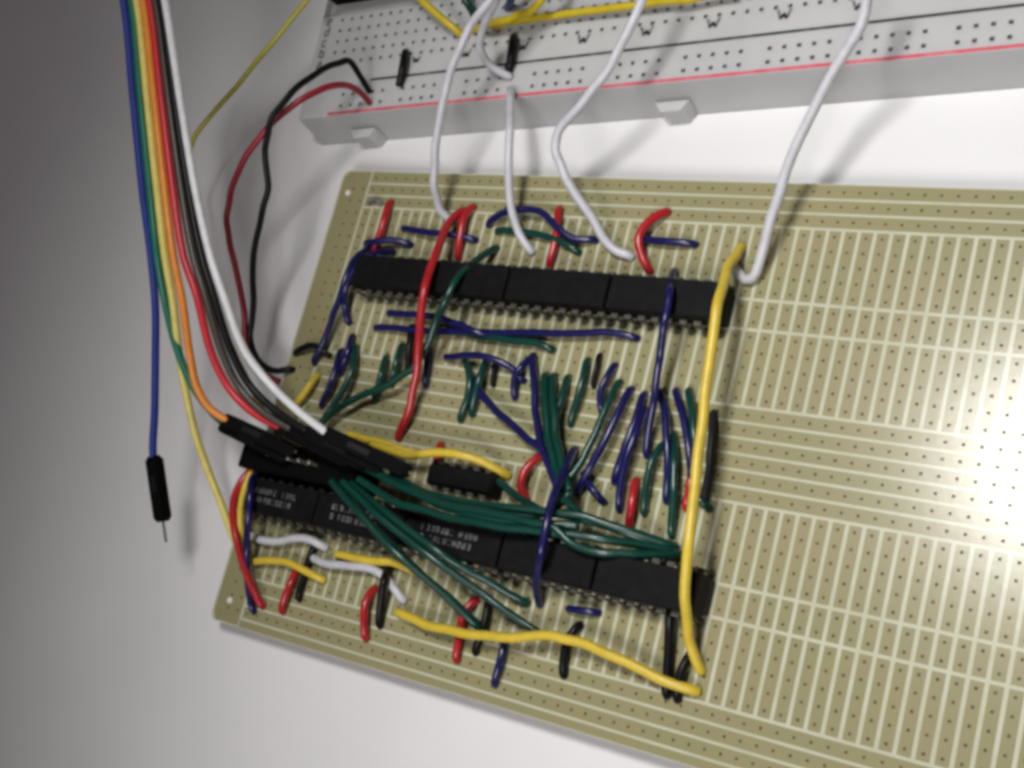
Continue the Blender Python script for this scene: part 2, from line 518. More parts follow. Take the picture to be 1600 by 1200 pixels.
# printed column marks and row letters
def strokes(name, cx, cy, segs, w, parent):
    mb = MB()
    for (ax, ay), (cx2, cy2) in segs:
        d = Vector((cx2 - ax, cy2 - ay)); n = Vector((-d.y, d.x)).normalized() * w / 2
        mb.face([(ax + n.x, ay + n.y, 0), (ax - n.x, ay - n.y, 0), (cx2 - n.x, cy2 - n.y, 0), (cx2 + n.x, cy2 + n.y, 0)])
    return mb.build(name, M['bbmark'], parent, loc=(cx * P, cy * P, BT + .025))
W_ = [((-1.25, 1.1), (-.55, -.9)), ((-.6, -.9), (0, .35)), ((0, .35), (.6, -.9)), ((.55, -.9), (1.25, 1.1)), ((-.55, -.35), (.55, -.35))]
for k, (xx, s) in enumerate(((-11.3, .75), (-6.6, .9), (-1.5, .9), (3.6, 1.0), (8.65, 1.0), (13.65, 1.0), (18.65, 1.0), (23.65, 1.0))):
    strokes("column_mark", xx, 2.38, [((a * s * .9, b * s * .9), (c * s * .9, d * s * .9)) for (a, b), (c, d) in W_], .5, bb)
LET = {
 'a': [((-.4, .5), (.4, .5)), ((.4, .5), (.4, -.6)), ((-.4, -.05), (.4, -.05)), ((-.4, -.6), (.4, -.6)), ((-.4, -.05), (-.4, -.6))],
 'b': [((-.4, 1.0), (-.4, -.6)), ((-.4, .4), (.4, .4)), ((.4, .4), (.4, -.6)), ((-.4, -.6), (.4, -.6))],
 'c': [((-.4, .5), (.4, .5)), ((-.4, .5), (-.4, -.6)), ((-.4, -.6), (.4, -.6))],
 'd': [((.4, 1.0), (.4, -.6)), ((-.4, .4), (.4, .4)), ((-.4, .4), (-.4, -.6)), ((-.4, -.6), (.4, -.6))],
 'e': [((-.4, .5), (.4, .5)), ((-.4, .5), (-.4, -.6)), ((-.4, -.05), (.4, -.05)), ((.4, .5), (.4, -.05)), ((-.4, -.6), (.4, -.6))]}
for k, ch in enumerate("abcde"):
    strokes("row_letter", -21.4, 3 + k, [((a * 1.25, b * 1.25), (c * 1.25, d * 1.25)) for (a, b), (c, d) in LET[ch]], .42, bb)
# black module at the lettered end
ca, sa = math.cos(BA), math.sin(BA)
def bbw(x, y): return BO[0] + (x * ca - y * sa) * P, BO[1] + (x * sa + y * ca) * P
mx, my = bbw(-15.6, 11.0)
mod = empty("terminal_module", (mx, my, BT), BA)
tag(mod, "black plastic module at the lettered end of the breadboard, cut by top edge", "module")
mb = MB(); mb.box(-13.4, 13.4, -7.0, 7.0, 0.9, 9.0, 0.4)
mb.build("case", M['housing'], mod)
for k in range(8):
    mb = MB(); mb.box(-.3, .3, -.3, .3, -1.9, 1.0)
    mb.build("pin", M['tin'], mod, loc=((k - 3.5) * P, -0.6 * P, 0))

# ------------------------------------------------------------------ wires
def wire(name, label, group, colour, r, ea, eb, pts, cat="wire"):
    pts = [Vector(p) for p in pts]
    org = (pts[0] + pts[-1]) / 2
    org.z = min(p.z for p in pts)
    # hand-bent wire is never perfectly fair: small kinks along the way
    rk = random.Random(label)
    bent = [pts[0]]
    for k in range(1, len(pts)):
        a, b = pts[k - 1], pts[k]
        if (b - a).length > 5 and name != "ribbon_strand":
            j = 0.16
            bent.append((a + b) / 2 + Vector((rk.uniform(-j, j), rk.uniform(-j, j), rk.uniform(0, j))))
        bent.append(b)
    # where a wire enters the board its end turns down into the hole
    for e, first in ((ea, True), (eb, False)):
        if e != 'b': continue
        a, b = (bent[0], bent[1]) if first else (bent[-1], bent[-2])
        d = (a - b).normalized()
        q = Vector((a.x + d.x * .42, a.y + d.y * .42, ZT + .12))
        a.z = max(a.z, ZT + .75)
        if first: bent.insert(0, q)
        else: bent.append(q)
    if colour in ('blue', 'green'): r *= 0.94
    path = smooth_path(bent)
    ends = []
    for e, at in ((ea, 0), (eb, -1)):
        if e == 'n': continue
        p = path[at]
        z = (ZT if e == 'b' else BT) - 0.35
        ends.append((p.copy(), Vector((p.x, p.y, z)), at))
    v, f = tube([p - org for p in path], r)
    o = mesh_obj(name, v, f, M['pvc_' + colour], None, True, org)
    tag(o, label, cat, group)
    for p, q, at in ends:
        nb = path[1] if at == 0 else path[-2]
        d = (p - nb).normalized()
        m = p + d * 0.45
        m.z = max(m.z, q.z + .2)
        q = Vector((m.x + d.x * .1, m.y + d.y * .1, q.z))
        vv, ff = tube([p - d * .3 - org, p + d * .25 - org, m - org, q - org], 0.3, 7)
        mesh_obj("bare_end", vv, ff, M['tin'], o, True)
    return o
WIRES = [
    ('lead_wire', 'white lead leaving the top edge, leftmost of the four reaching the perforated board', 'white leads between the two boards', 'white', 0.78, 'n', 'b', [(-49.73, 49.73, 28.4), (-53.71, 43.72, 26.4), (-58.13, 40.08, 24.4), (-62.15, 33.63, 21.4), (-64.3, 26.91, 18.4), (-65.76, 20.68, 15.4), (-66.86, 14.78, 11.4), (-67.04, 11.61, 7.4), (-65.76, 10.53, 5.2)]),
    ('lead_wire', 'short white lead curving from top edge into the breadboard rail', 'white leads between the two boards', 'white', 0.78, 'n', 's', [(-51.97, 51.17, 25.4), (-54.77, 45.59, 23.4), (-59.29, 43.05, 19.4), (-61.59, 40.58, 15.9), (-60.93, 38.93, 12.9), (-59.06, 38.27, 10.4), (-57.93, 38.16, 9.1)]),
    ('lead_wire', 'nearly straight white lead from breadboard rail down to the board', 'white leads between the two boards', 'white', 0.78, 's', 'b', [(-57.12, 35.49, 9.1), (-55.15, 33.07, 11.4), (-51.44, 25.37, 13.9), (-50.54, 17.55, 11.9), (-50.14, 11.63, 8.4), (-48.37, 7.82, 6.4), (-46.36, 5.69, 5.2)]),
    ('lead_wire', 'white lead with a sharp bend beside the breadboard edge', 'white leads between the two boards', 'white', 0.82, 'n', 'b', [(-23.68, 49.61, 25.4), (-25.11, 43.85, 23.4), (-26.54, 39.79, 22.4), (-30.0, 32.76, 20.4), (-34.89, 27.34, 18.4), (-39.25, 23.55, 16.4), (-39.54, 20.4, 15.4), (-37.15, 15.97, 13.4), (-32.64, 10.74, 9.4), (-30.48, 7.69, 7.0), (-28.41, 6.28, 5.8), (-26.2, 5.83, 5.2)]),
    ('lead_wire', 'longest white lead, farthest right, hooking under the yellow wire end', 'white leads between the two boards', 'white', 0.85, 'n', 'b', [(13.34, 46.1, 26.4), (13.06, 41.62, 23.4), (12.25, 38.59, 21.4), (8.01, 32.66, 17.9), (4.32, 25.05, 14.9), (1.78, 18.59, 12.4), (0.06, 12.0, 9.9), (-1.44, 6.0, 7.0), (-2.42, 3.47, 5.7), (-3.84, 2.93, 5.4), (-6.27, 4.84, 5.2)]),
    ('jumper_wire', 'short red jumper in the top left corner of the perforated board', 'red jumpers', 'red', 0.78, 'b', 'b', [(-81.65, 13.38, 5.1), (-81.12, 10.33, 5.9), (-81.14, 7.4, 5.8), (-82.05, 3.87, 5.1)]),
    ('jumper_wire', 'longest red jumper, arching over the upper chip row', 'red jumpers', 'red', 0.8, 'b', 'b', [(-63.67, 12.46, 5.2), (-64.13, 9.14, 7.4), (-61.91, 1.61, 11.4), (-60.65, -5.92, 13.4), (-60.18, -13.9, 11.9), (-60.35, -20.38, 9.4), (-61.7, -27.06, 6.8), (-63.81, -31.86, 5.1)]),
    ('jumper_wire', 'short red jumper touching the top of the long red jumper', 'red jumpers', 'red', 0.78, 'b', 'b', [(-61.75, 13.23, 5.1), (-62.04, 10.79, 6.2), (-61.83, 7.61, 6.1), (-61.8, 3.65, 5.1)]),
    ('jumper_wire', 'short red jumper crossed by the dark blue wire above the upper chips', 'red jumpers', 'red', 0.74, 'b', 'b', [(-42.6, 13.64, 5.1), (-41.69, 10.69, 5.7), (-41.16, 7.02, 5.7), (-41.46, 3.21, 5.1)]),
    ('jumper_wire', 'bent red jumper right of the white leads, above the upper chips', 'red jumpers', 'red', 0.8, 'b', 'b', [(-21.36, 14.05, 5.1), (-23.33, 11.63, 6.4), (-24.16, 8.48, 6.8), (-23.31, 5.89, 6.1), (-21.85, 3.7, 5.1)]),
    ('jumper_wire', 'red jumper just right of the small black chip under the yellow wire', 'red jumpers', 'red', 0.74, 'b', 'b', [(-33.67, -31.43, 5.1), (-34.91, -34.01, 6.1), (-35.04, -36.61, 6.1), (-33.94, -38.77, 5.1)]),
    ('jumper_wire', 'upright red jumper between blue and green wires above the lower chips', 'red jumpers', 'red', 0.76, 'b', 'b', [(-14.66, -32.74, 5.1), (-14.07, -35.08, 6.0), (-13.81, -37.36, 6.0), (-13.99, -39.63, 5.1)]),
    ('jumper_wire', 'tiny red jumper peeping out above the yellow wire', 'red jumpers', 'red', 0.74, 'b', 'b', [(-54.13, -32.39, 5.1), (-53.5, -33.52, 5.7), (-53.6, -34.7, 5.6), (-53.86, -36.27, 5.1)]),
    ('jumper_wire', 'short red jumper at lower left, beneath the yellow and white wires', 'red jumpers', 'red', 0.76, 'b', 'b', [(-78.32, -60.46, 5.1), (-78.05, -62.85, 6.0), (-78.45, -64.95, 5.9), (-79.02, -67.34, 5.1)]),
    ('jumper_wire', 'short bent red jumper next to a black one at bottom of board', 'red jumpers', 'red', 0.76, 'b', 'b', [(-59.99, -59.8, 5.1), (-60.02, -62.28, 6.2), (-59.5, -64.78, 6.1), (-58.9, -67.81, 5.1)]),
    ('jumper_wire', 'red jumper passing under the long wavy yellow wire', 'red jumpers', 'red', 0.74, 'b', 'b', [(-38.78, -57.38, 5.1), (-39.69, -59.56, 5.9), (-39.42, -63.07, 5.8), (-39.38, -67.08, 5.1)]),
    ('jumper_wire', 'red wire bowing over the left edge of the perforated board', 'red jumpers', 'red', 0.76, 'b', 'b', [(-91.72, -43.48, 9.4), (-92.49, -46.48, 10.9), (-92.97, -50.69, 10.9), (-91.86, -55.26, 9.9), (-89.36, -60.3, 8.4), (-86.47, -65.0, 6.4), (-84.33, -67.51, 5.1)]),
    ('jumper_wire', 'sliver of a red jumper hidden along the long yellow wire', 'red jumpers', 'red', 0.66, 'b', 'b', [(-5.6, -27.18, 5.1), (-5.18, -29.91, 5.8), (-4.88, -32.46, 5.8), (-5.11, -34.93, 5.1)]),
    ('lead_wire', 'thin red lead looping from the breadboard end towards the ribbon', 'leads from the breadboard power rail', 'darkred', 0.64, 's', 'n', [(-90.6, 33.09, 9.2), (-90.23, 33.38, 12.4), (-90.46, 33.07, 16.4), (-91.36, 30.81, 20.4), (-94.65, 26.4, 23.4), (-99.26, 21.02, 24.4), (-104.46, 14.54, 23.4), (-107.84, 8.29, 21.4), (-108.99, 2.97, 19.4), (-107.66, -2.26, 17.4), (-105.13, -8.57, 14.9), (-103.56, -14.26, 12.4), (-103.44, -19.43, 9.9), (-102.33, -22.66, 7.4), (-98.74, -24.7, 5.8), (-96.26, -25.29, 5.2)]),
    ('lead_wire', 'thin black lead looping from the breadboard end to the board edge', 'leads from the breadboard power rail', 'black', 0.64, 's', 'b', [(-91.68, 35.66, 9.2), (-91.4, 36.95, 13.4), (-91.45, 37.98, 17.4), (-92.42, 34.54, 21.4), (-94.79, 27.79, 25.4), (-97.05, 20.7, 26.9), (-97.73, 14.76, 25.4), (-98.05, 8.6, 21.4), (-100.55, 2.44, 18.4), (-102.26, -3.36, 15.9), (-102.23, -11.45, 12.4), (-103.02, -18.55, 9.4), (-100.85, -22.37, 7.4), (-97.47, -23.48, 6.2), (-94.4, -22.54, 5.2)]),
    ('jumper_wire', 'short dark blue jumper across the first red jumper, top left', 'blue jumpers', 'blue', 0.7, 'b', 'b', [(-84.22, 4.62, 5.6), (-80.06, 4.59, 7.2), (-77.24, 5.26, 6.6), (-74.14, 5.22, 5.2)]),
    ('jumper_wire', 'dark blue jumper slanting under the long red jumper, above the upper chips', 'blue jumpers', 'blue', 0.7, 'b', 'b', [(-76.38, 8.34, 5.1), (-71.67, 7.62, 6.1), (-64.24, 7.11, 6.7), (-59.34, 7.01, 5.1)]),
    ('jumper_wire', 'outer dark blue wire bent round the left end of the upper chips', 'blue jumpers', 'blue', 0.7, 'b', 'b', [(-83.24, 3.76, 5.2), (-84.06, 0.8, 7.4), (-84.19, -3.86, 8.4), (-84.78, -8.04, 7.8), (-85.85, -13.12, 7.0), (-87.14, -17.19, 6.2), (-88.85, -20.2, 5.2)]),
    ('jumper_wire', 'inner dark blue wire bent round the left end of the upper chips', 'blue jumpers', 'blue', 0.74, 'b', 'b', [(-77.74, 3.28, 5.2), (-79.65, 1.5, 8.0), (-81.91, -1.91, 8.9), (-83.39, -6.05, 8.4), (-84.15, -8.8, 6.4), (-83.45, -11.31, 5.1)]),
    ('jumper_wire', 'dark blue wire with a hump, over the white lead above the upper chips', 'blue jumpers', 'blue', 0.72, 'b', 'b', [(-56.81, 10.3, 5.2), (-53.67, 11.76, 6.6), (-49.05, 12.58, 7.2), (-44.83, 12.25, 7.2), (-40.68, 9.61, 7.2), (-37.22, 7.85, 6.3), (-33.89, 8.37, 5.2)]),
    ('jumper_wire', 'straight dark blue jumper beside the bent red jumper', 'blue jumpers', 'blue', 0.72, 'b', 'b', [(-24.33, 8.94, 5.1), (-21.29, 8.54, 5.9), (-17.66, 8.51, 5.9), (-14.84, 8.65, 5.1)]),
    ('jumper_wire', 'long dark blue wire arching over the right part of the upper chips', 'blue jumpers', 'blue', 0.72, 'b', 'b', [(-16.95, 3.53, 5.2), (-13.19, -2.27, 12.0), (-12.62, -7.82, 12.4), (-13.36, -12.91, 9.6), (-13.01, -19.65, 8.8), (-13.95, -27.71, 5.2)]),
    ('jumper_wire', 'longest dark blue jumper, running flat below the upper chip row', 'blue jumpers', 'blue', 0.7, 'b', 'b', [(-76.02, -12.09, 5.2), (-67.26, -11.99, 6.2), (-57.64, -11.5, 6.4), (-47.42, -10.69, 6.2), (-34.39, -9.54, 6.2), (-25.88, -8.45, 6.1), (-21.19, -8.56, 5.1)]),
    ('jumper_wire', 'dark blue jumper lying just above the longest flat blue one', 'blue jumpers', 'blue', 0.7, 'b', 'b', [(-73.98, -8.92, 5.2), (-66.63, -8.96, 6.4), (-59.98, -9.4, 7.2), (-55.03, -10.44, 7.6), (-51.33, -11.36, 7.4), (-48.57, -11.19, 5.2)]),
    ('jumper_wire', 'dark blue wire arched above the two parallel green stubs', 'blue jumpers', 'blue', 0.7, 'b', 'b', [(-58.11, -16.09, 5.2), (-52.71, -15.86, 7.4), (-48.59, -15.74, 8.0), (-45.28, -16.13, 7.4), (-42.5, -16.98, 6.2), (-40.96, -18.25, 5.2)]),
    ('jumper_wire', 'short upright dark blue jumper hanging under the arched blue wire', 'blue jumpers', 'blue', 0.7, 'b', 'b', [(-40.4, -14.5, 5.1), (-40.91, -16.51, 6.4), (-41.66, -18.21, 6.3), (-41.56, -21.35, 5.1)]),
    ('jumper_wire', 'dark blue wire running diagonally into the big green bundle', 'blue jumpers', 'blue', 0.74, 'b', 'n', [(-50.62, -19.39, 5.2), (-47.45, -22.18, 6.6), (-42.72, -25.21, 7.0), (-37.28, -27.86, 7.2), (-32.66, -29.96, 7.4), (-28.29, -32.56, 8.0), (-25.32, -34.81, 8.4)]),
    ('jumper_wire', 'dark blue wire running straight down beside the thick green pair', 'blue jumpers', 'blue', 0.72, 'b', 'n', [(-39.95, -14.01, 5.2), (-37.68, -18.07, 6.6), (-35.39, -23.73, 7.2), (-32.3, -29.17, 8.0), (-29.0, -33.26, 8.6), (-26.05, -36.7, 9.0)]),
    ('jumper_wire', 'long dark blue wire crossing over the lower chips', 'blue jumpers', 'blue', 0.74, 'b', 'b', [(-27.18, -29.14, 5.2), (-25.42, -33.49, 9.6), (-24.17, -38.05, 13.0), (-23.32, -43.23, 14.4), (-23.4, -47.78, 13.8), (-25.66, -52.27, 9.0), (-26.53, -55.02, 5.2)]),
    ('jumper_wire', 'dark blue wire slanting beside the pale green one, below the upper chips', 'blue jumpers', 'blue', 0.72, 'b', 'b', [(-19.66, -17.76, 5.2), (-19.98, -22.09, 6.6), (-20.9, -27.31, 7.2), (-22.46, -32.06, 7.0), (-24.52, -35.89, 5.2)]),
    ('jumper_wire', 'short stub of dark blue wire pointing at the lower chips', 'blue jumpers', 'blue', 0.72, 'b', 'b', [(-24.23, -33.0, 5.2), (-22.26, -34.62, 6.0), (-21.05, -35.5, 6.0), (-19.91, -36.51, 5.1)]),
    ('jumper_wire', 'dark blue wire left of its bright-edged twin, over the middle strips', 'blue jumpers', 'blue', 0.72, 'b', 'b', [(-17.0, -18.32, 5.2), (-16.6, -22.73, 6.6), (-17.03, -27.21, 6.9), (-17.87, -31.47, 6.2), (-18.44, -32.94, 5.2)]),
    ('jumper_wire', 'dark blue wire right of its twin, ending beside the upright red jumper', 'blue jumpers', 'blue', 0.72, 'b', 'b', [(-16.22, -20.86, 5.2), (-15.72, -24.89, 7.0), (-16.12, -29.01, 7.3), (-16.51, -32.75, 6.6), (-16.48, -37.12, 5.2)]),
    ('jumper_wire', 'upright dark blue wire left of the bright green upright', 'blue jumpers', 'blue', 0.72, 'b', 'b', [(-13.95, -17.39, 5.2), (-11.36, -21.54, 6.8), (-9.52, -26.72, 7.2), (-8.65, -31.17, 6.6), (-8.66, -34.41, 5.2)]),
    ('jumper_wire', 'dark blue wire slanting down to the long yellow wire', 'blue jumpers', 'blue', 0.72, 'b', 'b', [(-11.4, -16.96, 5.2), (-8.4, -21.14, 6.8), (-5.96, -26.2, 7.2), (-4.93, -29.54, 6.6), (-4.71, -31.46, 5.2)]),
    ('jumper_wire', 'small kinked dark blue jumper right of a thin black one', 'blue jumpers', 'blue', 0.68, 'b', 'b', [(-23.74, -14.05, 5.1), (-23.98, -16.31, 6.1), (-24.48, -18.96, 6.1), (-23.97, -21.74, 5.1)]),
    ('jumper_wire', 'shiny short blue jumper on the left, near the black arc', 'blue jumpers', 'blue', 0.7, 'b', 'b', [(-81.31, -14.52, 5.1), (-80.21, -17.16, 6.3), (-80.46, -19.35, 6.2), (-81.54, -21.44, 5.1)]),
    ('jumper_wire', 'dark blue wire left of the green diagonal, near the ribbon ends', 'blue jumpers', 'blue', 0.7, 'b', 'b', [(-83.07, -17.71, 5.1), (-81.88, -21.63, 6.4), (-82.11, -25.39, 6.4), (-83.84, -28.43, 5.1)]),
    ('jumper_wire', 'tiny upright blue jumper right of the long red jumper', 'blue jumpers', 'blue', 0.66, 'b', 'b', [(-62.65, -15.05, 5.1), (-61.55, -17.56, 5.9), (-61.1, -19.36, 5.9), (-61.1, -21.45, 5.1)]),
    ('jumper_wire', 'tiny level blue jumper below the lower chips', 'blue jumpers', 'blue', 0.66, 'b', 'b', [(-20.92, -54.75, 5.1), (-19.07, -54.65, 5.7), (-17.35, -54.49, 5.7), (-16.06, -54.33, 5.1)]),
    ('jumper_wire', 'short blue jumper below the wavy yellow wire, bottom of board', 'blue jumpers', 'blue', 0.7, 'b', 'b', [(-30.96, -62.14, 5.1), (-30.52, -64.46, 5.9), (-30.51, -66.56, 5.9), (-30.97, -69.11, 5.1)]),
    ('jumper_wire', 'upright dark blue wire at the left end of the lower chips', 'blue jumpers', 'blue', 0.72, 'b', 'b', [(-90.45, -45.16, 10.4), (-87.91, -48.93, 12.4), (-87.46, -53.54, 11.4), (-88.51, -58.66, 8.4), (-87.53, -64.86, 6.4), (-85.96, -68.83, 5.1)]),
    ('jumper_wire', 'long dark green wire curving over the upper chips and down left', 'green jumpers', 'green', 0.72, 'b', 'n', [(-54.02, 5.49, 5.2), (-54.88, 1.88, 8.4), (-55.18, -2.77, 12.0), (-55.95, -7.44, 12.6), (-58.11, -10.91, 10.9), (-59.59, -14.81, 9.4), (-61.98, -19.4, 8.4), (-67.31, -23.4, 7.8), (-73.66, -26.3, 7.4), (-78.42, -29.67, 7.4), (-80.87, -33.39, 7.8)]),
    ('jumper_wire', 'green jumper under the white lead, above the upper chips', 'green jumpers', 'green', 0.7, 'b', 'b', [(-54.43, 8.93, 5.1), (-49.43, 8.77, 5.8), (-43.98, 8.26, 5.9), (-39.78, 7.26, 5.9), (-36.69, 6.07, 5.1)]),
    ('jumper_wire', 'green jumper lying along the flat blue wire', 'green jumpers', 'green', 0.72, 'b', 'b', [(-56.92, -11.27, 5.2), (-51.54, -11.68, 5.8), (-44.54, -11.75, 5.9), (-39.57, -11.65, 5.7), (-36.83, -12.23, 5.1)]),
    ('jumper_wire', 'left one of two parallel green stubs under the arched blue wire', 'green jumpers', 'green', 0.74, 'b', 'b', [(-53.82, -16.2, 5.1), (-50.77, -19.6, 6.6), (-50.22, -23.06, 6.4), (-51.42, -26.77, 5.1)]),
    ('jumper_wire', 'right one of two parallel green stubs under the arched blue wire', 'green jumpers', 'green', 0.74, 'b', 'b', [(-49.28, -15.83, 5.1), (-48.48, -19.4, 6.8), (-48.82, -22.65, 6.4), (-49.33, -25.42, 5.1)]),
    ('jumper_wire', 'dark green wire slanting down left towards the ribbon ends', 'green jumpers', 'green', 0.72, 'b', 'n', [(-79.55, -16.69, 5.1), (-77.67, -20.84, 6.6), (-78.23, -25.42, 6.8), (-79.78, -29.48, 7.0), (-80.77, -33.26, 7.4)]),
    ('jumper_wire', 'shiny green stub left of the long red jumper', 'green jumpers', 'green', 0.68, 'b', 'b', [(-68.83, -15.06, 5.1), (-68.01, -17.8, 6.4), (-67.99, -20.06, 6.4), (-68.72, -22.27, 5.2)]),
    ('jumper_wire', 'dark green stub ending in a bright dot, left of the shiny green one', 'green jumpers', 'green', 0.72, 'b', 'b', [(-71.74, -17.78, 5.1), (-70.54, -20.66, 6.6), (-70.6, -23.11, 6.4), (-71.63, -25.61, 5.1)]),
    ('jumper_wire', 'left one of the thick green pair heading into the bundle', 'green jumpers', 'green', 0.76, 'b', 'n', [(-36.36, -17.25, 5.2), (-33.73, -22.37, 7.2), (-31.28, -27.85, 7.8), (-27.81, -33.08, 8.6), (-24.21, -37.24, 9.4)]),
    ('jumper_wire', 'right one of the thick green pair heading into the bundle', 'green jumpers', 'green', 0.76, 'b', 'n', [(-34.81, -17.18, 5.2), (-31.88, -22.25, 7.6), (-29.58, -27.72, 8.2), (-26.54, -32.43, 9.0), (-23.4, -36.76, 9.8)]),
    ('jumper_wire', 'green wire bending left into the thick green pair', 'green jumpers', 'green', 0.68, 'b', 'n', [(-32.0, -17.09, 5.2), (-31.25, -20.11, 6.4), (-31.1, -23.64, 6.9), (-30.31, -27.61, 7.4), (-28.11, -31.83, 7.8)]),
    ('jumper_wire', 'lone green jumper sloping beside a thin black one', 'green jumpers', 'green', 0.7, 'b', 'b', [(-29.06, -13.73, 5.1), (-28.36, -16.86, 6.2), (-28.41, -20.27, 6.2), (-29.19, -24.46, 5.1)]),
    ('jumper_wire', 'long pale green wire slanting from mid board into the bundle', 'green jumpers', 'green', 0.7, 'b', 'n', [(-22.09, -16.82, 5.2), (-22.28, -20.73, 6.6), (-22.76, -26.32, 7.4), (-23.69, -31.42, 8.0), (-25.17, -35.38, 8.6), (-25.77, -38.57, 9.4)]),
    ('jumper_wire', 'green jumper with a kink beside the upright red jumper', 'green jumpers', 'green', 0.7, 'b', 'b', [(-11.54, -26.04, 5.1), (-11.99, -28.69, 6.4), (-12.13, -31.68, 6.4), (-12.05, -34.24, 6.1), (-12.03, -36.97, 5.1)]),
    ('jumper_wire', 'bright green upright left of the long yellow wire', 'green jumpers', 'green', 0.72, 'b', 'b', [(-9.92, -24.31, 5.1), (-8.0, -28.5, 6.8), (-6.84, -33.53, 6.8), (-6.5, -39.52, 5.1)]),
    ('jumper_wire', 'dark green wire close to the left side of the long yellow wire', 'green jumpers', 'green', 0.72, 'b', 'b', [(-9.22, -16.67, 5.1), (-6.99, -20.37, 6.6), (-5.44, -24.96, 6.8), (-4.85, -28.66, 5.2)]),
    ('jumper_wire', 'green wire end poking out right of the long yellow wire', 'green jumpers', 'green', 0.7, 'b', 'b', [(-5.05, -32.35, 5.2), (-3.09, -33.55, 6.0), (-2.05, -34.15, 5.8), (-1.46, -34.61, 5.1)]),
    ('jumper_wire', 'green bundle wire with the steepest drop to the wavy yellow wire', 'green bundle wires', 'green', 0.74, 'n', 'b', [(-68.25, -43.39, 14.4), (-60.09, -47.68, 14.9), (-50.89, -52.99, 13.4), (-42.76, -57.26, 9.4), (-37.52, -60.4, 6.8), (-35.35, -61.86, 5.2)]),
    ('jumper_wire', 'green bundle wire reaching lowest right at the wavy yellow wire', 'green bundle wires', 'green', 0.74, 'n', 'b', [(-65.43, -43.06, 14.9), (-55.48, -47.55, 15.4), (-44.4, -52.07, 13.4), (-35.39, -55.72, 9.4), (-28.55, -58.44, 6.8), (-24.35, -59.91, 5.2)]),
    ('jumper_wire', 'green bundle wire ending in a bright tip below the lower chips', 'green bundle wires', 'green', 0.72, 'n', 'b', [(-64.25, -43.0, 14.0), (-53.57, -47.11, 14.4), (-43.15, -51.06, 12.8), (-36.79, -53.32, 9.4), (-32.1, -54.65, 7.0), (-29.17, -55.36, 5.2)]),
    ('jumper_wire', 'green bundle wire lying second from the left across the lower chips', 'green bundle wires', 'green', 0.74, 'n', 'b', [(-67.69, -43.82, 13.6), (-58.21, -48.86, 14.0), (-48.81, -53.98, 12.0), (-41.69, -57.7, 8.8), (-36.45, -60.86, 5.6)]),
    ('jumper_wire', 'lowest green bundle wire, sagging over the printed chip', 'green bundle wires', 'green', 0.74, 'n', 'b', [(-62.53, -42.01, 14.4), (-52.99, -44.76, 14.4), (-42.33, -45.24, 13.9), (-31.18, -44.97, 13.4), (-23.21, -44.24, 12.8), (-15.11, -43.29, 10.9), (-5.3, -42.43, 5.4)]),
    ('jumper_wire', 'green bundle wire dipping in a loop right of the crossing blue wire', 'green bundle wires', 'green', 0.72, 'n', 'b', [(-57.07, -41.13, 14.4), (-42.58, -43.42, 14.4), (-30.21, -43.1, 13.9), (-22.94, -43.17, 13.4), (-18.91, -45.16, 12.6), (-14.04, -45.51, 11.8), (-8.79, -44.26, 9.4), (-4.15, -42.62, 5.4)]),
    ('jumper_wire', 'green bundle wire running along the top edge of the lower chips', 'green bundle wires', 'green', 0.74, 'n', 'b', [(-61.05, -40.14, 13.4), (-50.54, -41.87, 13.4), (-38.68, -42.12, 13.0), (-27.99, -41.11, 12.4), (-19.36, -40.36, 11.0), (-11.23, -41.05, 8.4), (-5.76, -41.5, 5.4)]),
    ('jumper_wire', 'short green bundle wire swinging up to the thick green pair', 'green bundle wires', 'green', 0.74, 'n', 'n', [(-57.52, -40.03, 12.4), (-46.67, -42.43, 12.8), (-36.21, -42.97, 12.4), (-28.3, -42.02, 11.4), (-24.49, -39.43, 10.4), (-23.06, -36.75, 10.0)]),
    ('jumper_wire', 'green bundle wire passing below the small black chip', 'green bundle wires', 'green', 0.72, 'n', 'b', [(-37.94, -37.07, 8.4), (-32.16, -39.36, 10.0), (-26.51, -40.93, 10.8), (-19.3, -40.85, 10.4), (-11.69, -41.45, 8.4), (-6.08, -42.15, 5.3)]),
    ('jumper_wire', 'green wire dropping from the thick pair into the lower bundle', 'green bundle wires', 'green', 0.72, 'n', 'b', [(-25.73, -36.2, 9.4), (-22.79, -38.61, 10.4), (-19.08, -40.39, 10.4), (-14.25, -40.77, 9.4), (-9.41, -41.51, 7.2), (-6.72, -42.28, 5.3)]),
    ('jumper_wire', 'topmost green bundle wire beside the ribbon housings', 'green bundle wires', 'green', 0.72, 'n', 'n', [(-64.97, -39.57, 12.4), (-55.32, -40.97, 13.0), (-44.41, -43.56, 13.6), (-32.77, -43.87, 13.4), (-24.78, -42.95, 12.8), (-19.25, -42.09, 11.4)]),
    ('jumper_wire', 'long upright yellow wire arching over both chip rows', 'yellow jumpers', 'yellow', 0.84, 'b', 'b', [(-6.1, 8.44, 5.2), (-5.49, 3.68, 9.4), (-3.42, -4.52, 14.4), (-2.67, -14.19, 13.9), (-1.74, -23.15, 13.4), (-0.4, -33.07, 13.8), (1.11, -42.71, 14.4), (1.33, -49.05, 12.4), (1.61, -55.08, 7.8), (3.1, -58.67, 5.2)]),
    ('jumper_wire', 'long wavy yellow wire along the bottom of the board', 'yellow jumpers', 'yellow', 0.84, 'b', 'b', [(-53.36, -62.41, 5.2), (-45.14, -63.2, 7.0), (-36.62, -62.83, 8.0), (-27.9, -61.55, 8.4), (-21.18, -59.62, 8.4), (-15.33, -59.46, 8.0), (-7.62, -60.58, 7.4), (-1.12, -61.86, 6.6), (3.0, -62.06, 5.2)]),
